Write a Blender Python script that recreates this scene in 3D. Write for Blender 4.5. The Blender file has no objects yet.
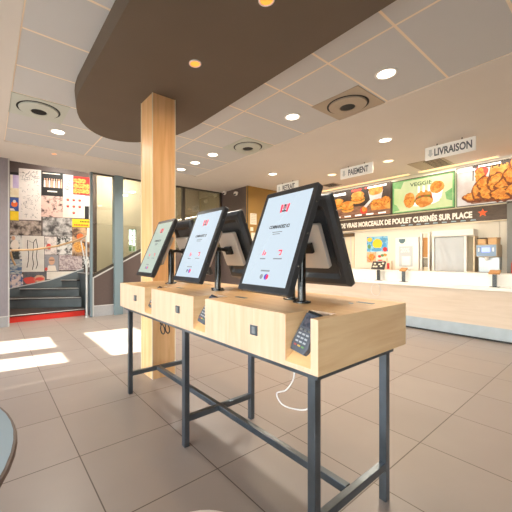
import bpy, math, random
from mathutils import Vector, Matrix
random.seed(7)
S = bpy.context.scene
COL = S.collection
PI = math.pi

# ------------------------------------------------------------------ materials
def new_mat(name):
    m = bpy.data.materials.new(name); m.use_nodes = True
    nt = m.node_tree
    return m, nt, nt.nodes['Principled BSDF']
def lin(c):
    return tuple((x/12.92 if x <= .04045 else ((x+.055)/1.055)**2.4) for x in [v/255 for v in c])+(1,)
def pm(name, rgb, rough=.5, metal=0, var=0, scale=8, stretch=(1,1,1), emit=None, es=0, spec=.5, bump=0, coat=0):
    m, nt, b = new_mat(name)
    c = lin(rgb)
    b.inputs['Base Color'].default_value = c
    b.inputs['Roughness'].default_value = rough
    b.inputs['Metallic'].default_value = metal
    b.inputs['Specular IOR Level'].default_value = spec
    b.inputs['Coat Weight'].default_value = coat
    if var or bump:
        tc = nt.nodes.new('ShaderNodeTexCoord'); mp = nt.nodes.new('ShaderNodeMapping')
        mp.inputs['Scale'].default_value = stretch
        nz = nt.nodes.new('ShaderNodeTexNoise'); nz.inputs['Scale'].default_value = scale; nz.inputs['Detail'].default_value = 5
        nt.links.new(tc.outputs['Object'], mp.inputs['Vector']); nt.links.new(mp.outputs[0], nz.inputs['Vector'])
        if var:
            r = nt.nodes.new('ShaderNodeValToRGB')
            r.color_ramp.elements[0].position = .3; r.color_ramp.elements[1].position = .7
            r.color_ramp.elements[0].color = tuple(x*(1-var) for x in c[:3])+(1,)
            r.color_ramp.elements[1].color = tuple(min(1, x*(1+var*.6)) for x in c[:3])+(1,)
            nt.links.new(nz.outputs['Fac'], r.inputs[0]); nt.links.new(r.outputs[0], b.inputs['Base Color'])
        if bump:
            bp = nt.nodes.new('ShaderNodeBump'); bp.inputs['Strength'].default_value = bump; bp.inputs['Distance'].default_value = .01
            nt.links.new(nz.outputs['Fac'], bp.inputs['Height']); nt.links.new(bp.outputs[0], b.inputs['Normal'])
    if es:
        b.inputs['Emission Color'].default_value = lin(emit or rgb); b.inputs['Emission Strength'].default_value = es
    return m
def two_tone(name, a, b_, scale, es=0, stretch=(1,1,1), lo=.42, hi=.58, rough=.5, mid=None, detail=6):
    """noise blended print colours"""
    m, nt, b = new_mat(name)
    tc = nt.nodes.new('ShaderNodeTexCoord'); mp = nt.nodes.new('ShaderNodeMapping'); mp.inputs['Scale'].default_value = stretch
    nz = nt.nodes.new('ShaderNodeTexNoise'); nz.inputs['Scale'].default_value = scale; nz.inputs['Detail'].default_value = detail
    nz.inputs['Roughness'].default_value = .65
    r = nt.nodes.new('ShaderNodeValToRGB')
    r.color_ramp.elements[0].position = lo; r.color_ramp.elements[1].position = hi
    r.color_ramp.elements[0].color = lin(a); r.color_ramp.elements[1].color = lin(b_)
    if mid:
        e = r.color_ramp.elements.new((lo+hi)/2); e.color = lin(mid)
    nt.links.new(tc.outputs['Object'], mp.inputs['Vector']); nt.links.new(mp.outputs[0], nz.inputs['Vector'])
    nt.links.new(nz.outputs['Fac'], r.inputs[0]); nt.links.new(r.outputs[0], b.inputs['Base Color'])
    b.inputs['Roughness'].default_value = rough
    if es:
        nt.links.new(r.outputs[0], b.inputs['Emission Color']); b.inputs['Emission Strength'].default_value = es
        mm = nt.nodes.new('ShaderNodeMixRGB'); mm.blend_type='MULTIPLY'; mm.inputs[0].default_value=1; mm.inputs[2].default_value=(.3,.3,.3,1)
        nt.links.new(r.outputs[0], mm.inputs[1]); nt.links.new(mm.outputs[0], b.inputs['Base Color'])
    return m
def wood(name, a, b_, stretch, scale=3.0, rough=.42):
    m, nt, b = new_mat(name)
    tc = nt.nodes.new('ShaderNodeTexCoord'); mp = nt.nodes.new('ShaderNodeMapping'); mp.inputs['Scale'].default_value = stretch
    nz = nt.nodes.new('ShaderNodeTexNoise'); nz.inputs['Scale'].default_value = scale; nz.inputs['Detail'].default_value = 7
    nz.inputs['Distortion'].default_value = .6
    r = nt.nodes.new('ShaderNodeValToRGB'); r.color_ramp.elements[0].position = .28; r.color_ramp.elements[1].position = .66
    r.color_ramp.elements[0].color = lin(b_); r.color_ramp.elements[1].color = lin(a)
    nt.links.new(tc.outputs['Object'], mp.inputs['Vector']); nt.links.new(mp.outputs[0], nz.inputs['Vector'])
    nt.links.new(nz.outputs['Fac'], r.inputs[0]); nt.links.new(r.outputs[0], b.inputs['Base Color'])
    b.inputs['Roughness'].default_value = rough
    return m
def tiles(name, c1, c2, grout, size, org, mortar=.004, rough=.4, var=.06, bw=1.0):
    m, nt, b = new_mat(name)
    tc = nt.nodes.new('ShaderNodeTexCoord'); mp = nt.nodes.new('ShaderNodeMapping'); mp.vector_type = 'TEXTURE'
    mp.inputs['Location'].default_value = (org[0], org[1], 0)
    br = nt.nodes.new('ShaderNodeTexBrick'); br.offset = 0; br.squash = 1
    br.inputs['Scale'].default_value = 1; br.inputs['Brick Width'].default_value = size[0]; br.inputs['Row Height'].default_value = size[1]
    br.inputs['Mortar Size'].default_value = mortar; br.inputs['Mortar Smooth'].default_value = .2; br.inputs['Bias'].default_value = 0
    br.inputs['Color1'].default_value = lin(c1); br.inputs['Color2'].default_value = lin(c2); br.inputs['Mortar'].default_value = lin(grout)
    nt.links.new(tc.outputs['Object'], mp.inputs['Vector']); nt.links.new(mp.outputs[0], br.inputs['Vector'])
    nz = nt.nodes.new('ShaderNodeTexNoise'); nz.inputs['Scale'].default_value = 3; nz.inputs['Detail'].default_value = 6
    nt.links.new(tc.outputs['Object'], nz.inputs['Vector'])
    mr = nt.nodes.new('ShaderNodeMapRange'); mr.inputs['To Min'].default_value = 1-var; mr.inputs['To Max'].default_value = 1+var
    nt.links.new(nz.outputs['Fac'], mr.inputs['Value'])
    mx = nt.nodes.new('ShaderNodeVectorMath'); mx.operation = 'SCALE'
    nt.links.new(br.outputs['Color'], mx.inputs[0]); nt.links.new(mr.outputs[0], mx.inputs['Scale'])
    nt.links.new(mx.outputs[0], b.inputs['Base Color'])
    b.inputs['Roughness'].default_value = rough
    return m
def glass_mat(name, tint, refl=.12, rough=.02):
    m, nt, b = new_mat(name)
    out = nt.nodes['Material Output']; nt.nodes.remove(b)
    tr = nt.nodes.new('ShaderNodeBsdfTransparent'); tr.inputs[0].default_value = lin(tint)
    gl = nt.nodes.new('ShaderNodeBsdfGlossy'); gl.inputs['Roughness'].default_value = rough
    mx = nt.nodes.new('ShaderNodeMixShader'); mx.inputs[0].default_value = refl
    nt.links.new(tr.outputs[0], mx.inputs[1]); nt.links.new(gl.outputs[0], mx.inputs[2]); nt.links.new(mx.outputs[0], out.inputs[0])
    return m

M = {}
M['floor'] = tiles('floor_tile', (157,145,136), (151,139,130), (86,72,62), (.6,.6), (1.047,2.045), .0035, .34, .07)
M['ceil_plaster'] = pm('ceiling_plaster', (222,214,205), .8, var=.02, scale=2)
M['ceil_tile'] = tiles('ceiling_tile', (206,205,204), (202,201,200), (248,230,206), (1.117,.575), (.20,5.69), .011, .8, .02)
M['canopy'] = pm('dark_brown_paint', (106,91,76), .75, var=.05, scale=2)
M['wood_v'] = wood('birch_upright_grain', (219,189,163), (206,172,142), (9,9,.7))
M['wood_h'] = wood('birch_long_grain_lit', (242,200,146), (226,176,118), (9,.8,9))  # orange of warm reflected light put into the table top's colour
M['wood_end'] = wood('birch_end_panel', (243,208,162), (228,186,138), (.8,9,9))
M['wood_pillar'] = wood('pillar_birch', (234,188,138), (216,166,110), (7,7,.5))
M['wood_counter'] = wood('counter_birch', (217,200,183), (205,187,167), (6,.6,6))
M['wood_rail'] = pm('rail_wood', (196,160,116), .4, var=.15, scale=6)
M['steel'] = pm('blue_black_steel', (112,122,132), .30, .9, var=.18, scale=9)
M['steel_light'] = pm('brushed_steel', (178,186,192), .28, .9, var=.08, scale=5, stretch=(1,1,9))
M['steel_kick'] = pm('kick_steel', (168,178,186), .35, .6, var=.08, scale=7)
M['black'] = pm('black_plastic', (26,27,30), .38)
M['housing'] = pm('charcoal_plastic', (54,55,58), .36, .1, var=.06, scale=5)
M['pcbox'] = pm('silver_sheet', (214,208,202), .35, .35)
M['pole'] = pm('dark_gunmetal', (84,88,92), .25, .85)
M['screw'] = pm('zinc', (225,225,225), .25, .9)
M['screen'] = pm('lit_screen', (40,42,46), .12, emit=(205,221,233), es=1.08)
M['ink_red'] = pm('screen_red', (214,30,60), .3, emit=(214,30,60), es=.6)
M['ink_black'] = pm('screen_ink', (30,32,38), .3)
M['ink_grey'] = pm('screen_grey', (120,128,138), .3)
M['ink_blue'] = pm('screen_blue', (60,70,170), .3, emit=(60,70,170), es=.4)
M['white'] = pm('white_laminate', (242,240,235), .35)
M['white_warm'] = pm('kitchen_white', (236,231,220), .5, var=.02, scale=3)
M['laminate'] = pm('grey_brown_laminate', (148,142,148), .5, var=.08, scale=60, stretch=(1,1,.2))
M['laminate_dark'] = pm('dark_brown_laminate', (92,78,74), .45, var=.08, scale=50, stretch=(.3,.3,1))
M['laminate_rear'] = pm('rear_brown_laminate', (84,70,62), .6, var=.05, scale=20)
M['skirt'] = pm('grey_skirting', (170,170,172), .4, var=.05, scale=30)
M['alu'] = pm('pale_aluminium', (206,206,204), .35, .3)
M['frame'] = pm('grey_blue_frame', (126,146,154), .4, .15)
M['frame_dark'] = pm('dark_bronze_frame', (74,68,60), .4, .2)
M['gold'] = pm('ochre_wall', (164,128,64), .55, var=.06, scale=2)
M['beige'] = pm('stairwell_paint', (206,194,172), .8, var=.02, scale=2)
M['olive'] = pm('stairwell_dim_olive', (150,136,108), .7, var=.03, scale=2)  # dimness of the far stairwell walls put into a darker olive colour
M['glass'] = glass_mat('partition_glass', (238,238,230), .15)
M['pane'] = glass_mat('clear_pane', (250,252,252), .05)
M['red'] = pm('red_riser', (232,56,44), .45, var=.06, scale=4)
M['riser'] = pm('blue_grey_riser', (100,110,114), .4, var=.12, scale=5)
M['tread'] = pm('dark_tread', (58,46,40), .35, var=.15, scale=6)
M['nosing'] = pm('nosing_strip', (190,190,188), .35, .2)
M['lamp'] = pm('lamp_diffuser', (255,246,228), .4, emit=(255,244,222), es=5)
M['lamp_warm'] = pm('lamp_warm', (255,180,90), .4, emit=(255,128,34), es=1.5)
M['cove'] = pm('cove_lamp', (255,226,180), .4, emit=(255,206,136), es=1.25)
M['trimring'] = pm('lamp_trim', (236,232,226), .4)
M['vent'] = pm('vent_plate', (196,200,190), .5)
M['vent_tan'] = pm('vent_plate_tan', (176,160,140), .5)
M['vent_black'] = pm('vent_gap', (26,26,24), .7)
M['sign'] = pm('sign_white', (238,238,234), .4, emit=(238,238,234), es=.12)
M['sign_ink'] = pm('sign_ink', (92,98,106), .5)
M['sign_pale'] = pm('sign_pale', (208,212,212), .5)
M['band'] = two_tone('fascia_brown', (74,60,52), (98,84,74), 3, 0, (1,3,9), .3, .7)
M['band_txt'] = pm('fascia_white', (236,230,222), .5, emit=(236,230,222), es=.15)
M['star'] = pm('fascia_star', (238,96,44), .5, emit=(238,96,44), es=.3)
M['poster_paper'] = pm('paper', (240,232,216), .7)
M['keys'] = pm('key_grey', (176,182,190), .5)
M['term'] = pm('terminal_grey', (80,86,98), .4)
M['term_lcd'] = two_tone('terminal_lcd', (62,74,98), (128,122,136), 40, .2)
M['cable'] = pm('pale_cable', (214,214,216), .45)
M['cable_black'] = pm('black_cable', (32,32,34), .5)
M['yellow'] = pm('yellow_print', (248,204,40), .5)
M['red_key'] = pm('red_key', (170,84,84), .5)
M['yellow_key'] = pm('yellow_key', (214,176,84), .5)
M['green'] = pm('green_key', (104,150,96), .5)
M['tabletop'] = pm('sky_tinted_top', (166,188,200), .16, 0, coat=.4)  # window and sky reflection put into the base colour
M['rim'] = pm('table_rim', (92,72,60), .4)
M['cooler_cover'] = pm('grey_cover', (196,202,208), .6, var=.05, scale=3, bump=.25)
M['metal_tan'] = pm('machine_side', (206,186,158), .35, .4)
M['machine_blue'] = pm('machine_blue', (132,158,190), .3)
M['lcd_blue'] = pm('machine_lcd', (150,170,250), .2, emit=(150,160,255), es=.9)
M['orange'] = pm('orange_card', (186,134,76), .5)
M['hopper'] = pm('bean_hopper', (206,164,112), .3)
M['post_grey'] = pm('post_grey', (122,122,120), .45, .2)
M['panel_grey'] = pm('machine_panel_grey', (196,202,206), .4)
M['clad'] = pm('kitchen_cladding', (226,221,210), .5)
M['shield'] = pm('shield_badge', (92,118,126), .5)
M['ecru'] = pm('ecru', (226,214,190), .6)
M['red_item'] = pm('red_plastic', (206,50,48), .4)
M['kitchen_dark'] = pm('shelf_dark', (96,76,50), .6)

# ------------------------------------------------------------------ mesh builder
WM = {}
class MB:
    def __init__(s): s.v=[]; s.f=[]; s.mi=[]
    def add(s, vs, fs, m=0):
        o=len(s.v); s.v += [Vector(p) for p in vs]
        for f in fs: s.f.append([o+i for i in f]); s.mi.append(m)
        return s
    def box(s, x0,x1,y0,y1,z0,z1, m=0):
        vs=[(x,y,z) for z in (z0,z1) for x,y in ((x0,y0),(x1,y0),(x1,y1),(x0,y1))]
        return s.add(vs, [(3,2,1,0),(4,5,6,7),(0,1,5,4),(1,2,6,5),(2,3,7,6),(3,0,4,7)], m)
    def ob(s, c, U, V, N, hu, hv, n0, n1, m=0):
        c=Vector(c); vs=[c+U*a*hu+V*b*hv+N*n for n in (n0,n1) for a,b in ((-1,-1),(1,-1),(1,1),(-1,1))]
        return s.add(vs, [(3,2,1,0),(4,5,6,7),(0,1,5,4),(1,2,6,5),(2,3,7,6),(3,0,4,7)], m)
    def prism(s, pts, c, U, V, N, n0, n1, m=0):
        c=Vector(c); k=len(pts)
        vs=[c+U*a+V*b+N*n0 for a,b in pts]+[c+U*a+V*b+N*n1 for a,b in pts]
        fs=[tuple(range(k-1,-1,-1)), tuple(range(k,2*k))]+[(i,(i+1)%k,k+(i+1)%k,k+i) for i in range(k)]
        return s.add(vs, fs, m)
    def poly(s, pts, m=0): return s.add(pts, [tuple(range(len(pts)))], m)
    def rev(s, prof, c, n=32, axis=2, m=0, caps=True):
        """profile of (r,h) revolved about an axis through c"""
        c=Vector(c); vs=[]; fs=[]
        for r,h in prof:
            for i in range(n):
                a=2*PI*i/n; p=(r*math.cos(a), r*math.sin(a), h)
                vs.append(c+Vector(p))
        for j in range(len(prof)-1):
            for i in range(n): fs.append((j*n+i, j*n+(i+1)%n, (j+1)*n+(i+1)%n, (j+1)*n+i))
        if caps: fs += [tuple(range(n-1,-1,-1)), tuple(range((len(prof)-1)*n, len(prof)*n))]
        return s.add(vs, fs, m)
    def cyl(s, p0, p1, r0, r1=None, n=16, m=0):
        r1 = r0 if r1 is None else r1
        return s.tube([p0,p1],[r0,r1],n,m)
    def tube(s, pts, r, n=8, m=0):
        pts=[Vector(p) for p in pts]; rs = r if isinstance(r,list) else [r]*len(pts)
        vs=[]; fs=[]; prev=None
        for i,p in enumerate(pts):
            d=(pts[min(i+1,len(pts)-1)]-pts[max(i-1,0)]).normalized()
            if prev is None:
                a=Vector((0,0,1)) if abs(d.z)<.9 else Vector((1,0,0))
                e=d.cross(a).normalized()
            else: e=(prev-d*prev.dot(d)).normalized()
            prev=e; g=d.cross(e)
            for k in range(n):
                t=2*PI*k/n; vs.append(p+(e*math.cos(t)+g*math.sin(t))*rs[i])
        for i in range(len(pts)-1):
            for k in range(n): fs.append((i*n+k, i*n+(k+1)%n, (i+1)*n+(k+1)%n, (i+1)*n+k))
        fs += [tuple(range(n-1,-1,-1)), tuple(range((len(pts)-1)*n, len(pts)*n))]
        return s.add(vs, fs, m)
    def sphere(s, c, r, n=16, sc=(1,1,1), m=0):
        prof=[]; 
        for j in range(1,n//2): 
            t=PI*j/(n//2); prof.append((math.sin(t),-math.cos(t)))
        c=Vector(c); vs=[]; fs=[]
        for pr,h in prof:
            for i in range(n):
                a=2*PI*i/n; vs.append(c+Vector((r*pr*math.cos(a)*sc[0], r*pr*math.sin(a)*sc[1], r*h*sc[2])))
        q=len(prof)
        for j in range(q-1):
            for i in range(n): fs.append((j*n+i,j*n+(i+1)%n,(j+1)*n+(i+1)%n,(j+1)*n+i))
        fs += [tuple(range(n-1,-1,-1)), tuple(range((q-1)*n,q*n))]
        return s.add(vs, fs, m)
    def build(s, name, mats, parent=None, bevel=0, smooth=False, seg=2):
        me=bpy.data.meshes.new(name)
        inv = WM[parent.name].inverted() if parent is not None else Matrix()
        me.from_pydata([inv@p for p in s.v], [], s.f)
        for q in (mats if isinstance(mats,list) else [mats]): me.materials.append(M[q] if isinstance(q,str) else q)
        for p,i in zip(me.polygons, s.mi): p.material_index=i; p.use_smooth=smooth
        me.update()
        o=bpy.data.objects.new(name, me); COL.objects.link(o)
        if parent is not None: o.parent=parent; WM[o.name]=WM[parent.name]
        else: WM[o.name]=Matrix()
        if bevel:
            b=o.modifiers.new('edge','BEVEL'); b.width=bevel; b.segments=seg; b.limit_method='ANGLE'; b.angle_limit=math.radians(40)
        if smooth:
            e=o.modifiers.new('split','EDGE_SPLIT'); e.split_angle=math.radians(35)
        return o
def tag(o, label, cat, group=None):
    o['label']=label; o['category']=cat
    if group: o['group']=group
    return o
def thing(name, loc, label, cat, group=None):
    o=bpy.data.objects.new(name, None); COL.objects.link(o); o.location=loc; o.empty_display_size=.1
    WM[o.name]=Matrix.Translation(Vector(loc))
    return tag(o,label,cat,group)
def struct(name, mb, mats, bevel=0, parent=None):
    o=mb.build(name, mats, parent, bevel)
    if parent is None: o['kind']='structure'
    return o
X=Vector((1,0,0)); Y=Vector((0,1,0)); Z=Vector((0,0,1))
def text_mesh(name, body, mat, parent, c, U, V, N, width, height, off=.002, bold=.0, depth=.002):
    cu=bpy.data.curves.new(name,'FONT'); cu.body=body; cu.size=1; cu.align_x='LEFT'; cu.offset=bold; cu.extrude=0; cu.resolution_u=3
    t=bpy.data.objects.new(name+'_curve', cu); COL.objects.link(t)
    dg=bpy.context.evaluated_depsgraph_get(); dg.update()
    me=bpy.data.meshes.new_from_object(t.evaluated_get(dg))
    bpy.data.objects.remove(t); bpy.data.curves.remove(cu)
    xs=[v.co.x for v in me.vertices]; ys=[v.co.y for v in me.vertices]
    x0,x1,y0,y1=min(xs),max(xs),min(ys),max(ys)
    inv=WM[parent.name].inverted(); c=Vector(c)
    for v in me.vertices:
        a=((v.co.x-x0)/(x1-x0)-.5)*width; b=((v.co.y-y0)/(y1-y0)-.5)*height
        v.co=inv@(c+U*a+V*b+N*off)
    me.materials.clear(); me.materials.append(M[mat])
    o=bpy.data.objects.new(name, me); COL.objects.link(o); o.parent=parent; WM[o.name]=WM[parent.name]
    return o
def ellipse(ru, rv, n=28, wob=0, cu=0, cv=0, seed=0):
    rnd=random.Random(seed)
    return [(cu+ru*math.cos(2*PI*i/n)*(1+wob*(rnd.random()-.5)), cv+rv*math.sin(2*PI*i/n)*(1+wob*(rnd.random()-.5))) for i in range(n)]
def rrect(hu, hv, r, n=5):
    p=[]
    for cx,cy,a0 in ((hu-r,hv-r,0),(-hu+r,hv-r,90),(-hu+r,-hv+r,180),(hu-r,-hv+r,270)):
        for i in range(n+1):
            a=math.radians(a0+90*i/n); p.append((cx+r*math.cos(a), cy+r*math.sin(a)))
    return p

ZC = 2.945
# ------------------------------------------------------------------ room shell
struct('floor', MB().add([(-1.66,-3.2,0),(8.2,-3.2,0),(8.2,8.8,0),(-1.66,8.8,0),(-1.66,-3.2,-.08),(8.2,-3.2,-.08),(8.2,8.8,-.08),(-1.66,8.8,-.08)],
    [(0,1,2,3),(7,6,5,4),(0,4,5,1),(1,5,6,2),(2,6,7,3),(3,7,4,0)]), 'floor')
TX0,TX1,TY0,TY1 = .20,3.551,-1.785,5.69          # suspended tile field
c=MB()
c.box(-1.66,TX0,-3.2,6.78,ZC,ZC+.1); c.box(TX1,7.2,-3.2,6.78,ZC,ZC+.1)
c.box(TX0,TX1,TY1,6.78,ZC,ZC+.1); c.box(TX0,TX1,-3.2,TY0,ZC,ZC+.1)
c.box(TX0,TX1,TY0,TY1,ZC+.008,ZC+.1,1)
struct('ceiling', c, ['ceil_plaster','ceil_tile'])

# left wall with the sunlit window bay
XW0,XW1=-1.66,-1.6
w=MB()
w.box(XW0,XW1,4.1,4.30,0,ZC); w.box(XW0,XW1,-3.2,4.1,0,.10); w.box(XW0,XW1,-3.2,4.1,2.45,ZC); w.box(XW0,XW1,5.82,6.72,0,ZC)
w.box(XW0,XW1,4.30,5.82,0,.10); w.box(XW0,XW1,4.30,5.82,1.83,2.10); w.box(XW0,XW1,4.30,5.82,2.78,ZC)
w.box(XW0,XW1,4.84,5.06,.10,1.83)
struct('wall_left', w, 'laminate')
wf=MB()
for y0,y1,z0,z1 in ((4.30,4.84,.10,1.83),(5.06,5.82,.10,1.83),(4.30,5.82,2.10,2.78)):
    for a in (y0,y1-.03): wf.box(XW0+.01,XW1-.01,a,a+.03,z0,z1)
    for a in (z0,z1-.03): wf.box(XW0+.01,XW1-.01,y0+.03,y1-.03,a,a+.03)
wo=struct('window_1', wf, 'alu')
pn=MB()
for y0,y1,z0,z1 in ((4.33,4.81,.13,1.80),(5.09,5.79,.13,1.80),(4.33,5.79,2.13,2.75)): pn.box(-1.633,-1.627,y0,y1,z0,z1)
pn.build('pane','pane',wo)
wf=MB(); pn=MB()
for y0 in (-3.2,-1.74,-.28,1.18,2.64):
    y1=y0+1.46
    for a in (y0,y1-.03): wf.box(XW0+.01,XW1-.01,a,a+.03,.10,2.45)
    for a in (.10,2.42): wf.box(XW0+.01,XW1-.01,y0+.03,y1-.03,a,a+.03)
    pn.box(-1.633,-1.627,y0+.03,y1-.03,.13,2.42)
wo=struct('window_3', wf, 'alu'); pn.build('pane','pane',wo)
struct('added_sunshade', MB().box(-5.7,-1.67,-4.5,4.12,3.0,3.08), 'skirt')  # unseen roof slab added to keep the sun off the near windows
struct('added_sun_fin', MB().box(-6.4,-1.67,4.125,4.22,0,3.0), 'skirt')  # unseen fin added to stop slanting sun reaching the near windows
M['paving']=pm('grey_paving',(112,110,108),.8,var=.05,scale=3)
struct('ground_outside', MB().box(-16,-1.66,-14,14,-.12,-.02).box(-1.66,14,-14,-3.2,-.12,-.02), 'paving')

struct('wall_rear', MB().box(-1.66,7.16,-3.28,-3.2,0,ZC), 'laminate_rear')
# laminate wall left of the stairs
struct('wall_stair', MB().box(XW0,.29,6.65,6.72,.19,ZC), 'laminate')
struct('baseboard_stair', MB().box(XW0,.29,6.64,6.72,0,.175), 'skirt')
struct('trim_1', MB().box(XW0,.29,6.638,6.72,.175,.19), 'alu')
struct('trim_2', MB().box(.29,.312,6.64,6.73,0,ZC), 'alu')
# stairwell
SA=Vector((.2,8.35,0)); SB=Vector((2.1,7.85,0)); SU=(SB-SA).normalized(); SN=Vector((SU.y,-SU.x,0))   # SN points into the room
w=MB()
w.box(.10,.2,6.72,8.4,0,3.6)
struct('wall_stairwell_side', w, 'laminate')
w=MB().prism([(0,0),((SB-SA).length,0),((SB-SA).length,3.6),(0,3.6)], SA, SU, Z, SN, -.1, 0)
w.box(2.1,3.5,7.85,7.95,0,1.36,1); w.box(2.1,2.88,7.85,7.95,1.36,1.95,1); w.box(3.09,3.5,7.85,7.95,1.36,1.95,1); w.box(2.1,3.5,7.85,7.95,1.95,3.6,1); w.box(3.5,5.1,7.85,7.95,0,3.6,2)
struct('wall_stairwell_back', w, ['laminate_dark','beige','olive'])
struct('ceiling_stairwell', MB().box(.1,5.1,6.68,8.45,3.6,3.68), 'ceil_plaster')
struct('trim_3', MB().box(.2,5.1,6.70,6.78,ZC+.1,3.6), 'ceil_plaster')
w2=MB()
for a in (2.88,2.98,3.07): w2.box(a,a+.02,7.88,7.92,1.36,1.95)
for a in (1.36,1.50,1.64,1.78,1.93): w2.box(2.88,3.09,7.885,7.915,a,a+.02)
wo2=struct('window_2', w2, 'alu')
MB().box(2.89,3.08,7.898,7.902,1.37,1.94).build('pane','pane',wo2)
hedge=MB().prism(ellipse(1.6,1.0,60,.14,0,0,5),(3.9,10.4,.60),X,Z,Y,0,.5)
M['leaf']=two_tone('hedge_leaf',(70,110,50),(150,180,110),14)
tag(hedge.build('hedge','leaf'),'green hedge seen outside through the small stairwell window','hedge')
struct('ground_lawn', MB().box(1.5,7,8.9,12,-.1,-.01), 'leaf')

# brown return wall, ochre wall, kitchen wall
struct('wall_brown', MB().box(4.99,5.06,5.70,6.74,0,ZC), 'laminate_dark')
struct('wall_stairwell_end', MB().box(5.0,5.1,6.74,7.85,0,3.6), 'olive')
struct('wall_ochre', MB().box(4.99,7.2,5.64,5.70,0,ZC), 'gold')
struct('trim_4', MB().box(4.978,4.992,5.632,5.65,0,ZC), 'frame_dark')
w=MB(); w.box(7.06,7.16,-3.2,5.64,0,ZC)
struct('wall_kitchen', w, 'white_warm')

# ------------------------------------------------------------------ glazed stair partition
gp=thing('glass_partition',(1.65,6.7,0),'tall glazed partition with sloping dark lower panels beside the staircase','partition')
def slope(x): return .79+(min(x,2.80)-1.70)*.53
GY0,GY1=6.69,6.73
px0,px1=1.70,4.97
MB().prism([(px0,.225),(px1,.225),(px1,slope(px1)-.02),(2.8,slope(2.8)-.02),(px0,slope(px0)-.02)],(0,0,0),X,Z,Y,6.70,6.725).build('lower_panel','laminate_dark',gp)
MB().box(px0,px1,6.69,6.725,0,.21).build('skirting','skirt',gp)
b=MB(); b.box(px0,px1,6.685,6.73,.21,.228)
b.prism([(px0,slope(px0)-.02),(2.8,slope(2.8)-.02),(px1,slope(px1)-.02),(px1,slope(px1)+.012),(2.8,slope(2.8)+.012),(px0,slope(px0)+.012)],(0,0,0),X,Z,Y,6.685,6.73)
b.box(px0,px0+.03,6.68,6.73,0,slope(px0)); b.build('trim_strip','alu',gp)
MB().prism([(px0,slope(px0)+.012),(2.8,slope(2.8)+.012),(px1,slope(px1)+.012),(px1,slope(px1)+.075),(2.8,slope(2.8)+.075),(px0,slope(px0)+.075)],(0,0,0),X,Z,Y,6.69,6.725).build('sill','frame_dark',gp)
for a,bx in ((px0+.03,2.13),(2.31,2.80),(2.84,3.78),(3.86,4.93)):
    MB().prism([(a,slope(a)+.06),(bx,slope(bx)+.06),(bx,ZC-.02),(a,ZC-.02)],(0,0,0),X,Z,Y,6.705,6.713).build('glass_pane','glass',gp)
MB().box(2.13,2.31,6.62,6.78,0,ZC).build('post','frame',gp,.004)
for a,bx in ((2.80,2.84),(3.78,3.86),(4.93,4.97)): MB().box(a,bx,6.68,6.735,slope(a)+.05,ZC-.02).build('mullion','frame_dark',gp)
MB().box(1.66,px0,6.66,6.74,0,ZC).build('edge_post','frame',gp)
MB().box(px0,px1,6.68,6.735,ZC-.03,ZC).build('head_rail','frame_dark',gp)

# ------------------------------------------------------------------ staircase
st=thing('staircase',(.95,7.0,0),'winding staircase with a red bottom riser and dark treads below the poster wall','stairs')
steps=[([(.235,7.0),(1.63,7.0),(1.63,7.3),(.235,8.0)],.14),
       ([(.235,8.0),(1.63,7.3),(1.63,7.53),(.57,8.16),(.235,8.20)],.35),
       ([(.57,8.16),(1.63,7.53),(1.64,7.75),(1.36,8.0)],.53),
       ([(1.36,8.0),(1.64,7.75),(1.70,7.75),(1.70,7.91)],.70),
       ([(1.70,7.91),(1.70,6.85),(2.1,6.85),(2.1,7.80)],.87)]
for i,(pl,z) in enumerate(steps):
    MB().prism(pl,(0,0,0),X,Y,Z,0,z-.03).build('riser','red' if i==0 else 'riser',st)
    p=[Vector((a,b_,0)) for a,b_ in pl]; d=(p[1]-p[0]).normalized(); nn=Vector((d.y,-d.x,0))
    q=[(p[0]+nn*.02),(p[1]+nn*.02)]+p[2:]
    tr=MB().prism([(v.x,v.y) for v in q],(0,0,0),X,Y,Z,z-.03,z).build('tread','tread',st)
    MB().tube([q[0]+Z*(z-.006)+nn*.002,q[1]+Z*(z-.006)+nn*.002],.009,6).build('nosing','nosing',tr)
# wall stringer (top edge white)
def wallp(x,z,n=0):
    k=(x-SA.x)/SU.x; return SA+SU*k+SN*n+Z*z
prof=[(.235,.50),(.37,.52),(1.14,.69),(1.45,.80),(1.82,.95)]
s_=MB(); t_=MB()
for (xa,za),(xb,zb) in zip(prof[:-1],prof[1:]):
    for mb,l,h,n0,n1 in ((s_,-.45,0,.010,.034),(t_,-.004,.018,.010,.040)):
        vs=[wallp(x,z,n) for n in (n0,n1) for x,z in ((xa,za+l),(xb,zb+l),(xb,zb+h),(xa,za+h))]
        mb.add(vs,[(3,2,1,0),(4,5,6,7),(0,1,5,4),(1,2,6,5),(2,3,7,6),(3,0,4,7)])
so=s_.build('stringer','riser',st); t_.build('stringer_cap','alu',so)

hr=thing('handrail',(.3,7.0,1.3),'pale wooden stair handrail rising in front of the poster wall','handrail')
MB().tube([(.33,6.90,1.34),(.70,6.95,1.36),(1.11,6.95,1.44),(1.45,6.85,1.56),(1.60,6.76,1.65)],.02,10).build('rail','wood_rail',hr,smooth=True)
MB().tube([(.335,6.90,1.33),(.37,6.98,1.18),(.42,7.05,1.07)],.018,8).build('lower_rail','wood_rail',hr,smooth=True)
MB().cyl((.335,6.90,1.33),(.335,6.76,1.33),.01).build('bracket','alu',hr)
np_=thing('newel_post',(1.6,6.72,0),'slim white steel newel post standing beside the bottom step','post')
MB().cyl((1.60,6.72,0),(1.60,6.72,1.02),.021).build('lower_post','alu',np_,smooth=True)
MB().tube([(1.60,6.72,1.02),(1.60,6.76,1.66)],.016).build('upper_post','alu',np_,smooth=True)
MB().rev([(.045,0),(.045,.012),(.025,.02)],(1.60,6.72,0),20).build('foot_plate','alu',np_)
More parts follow.
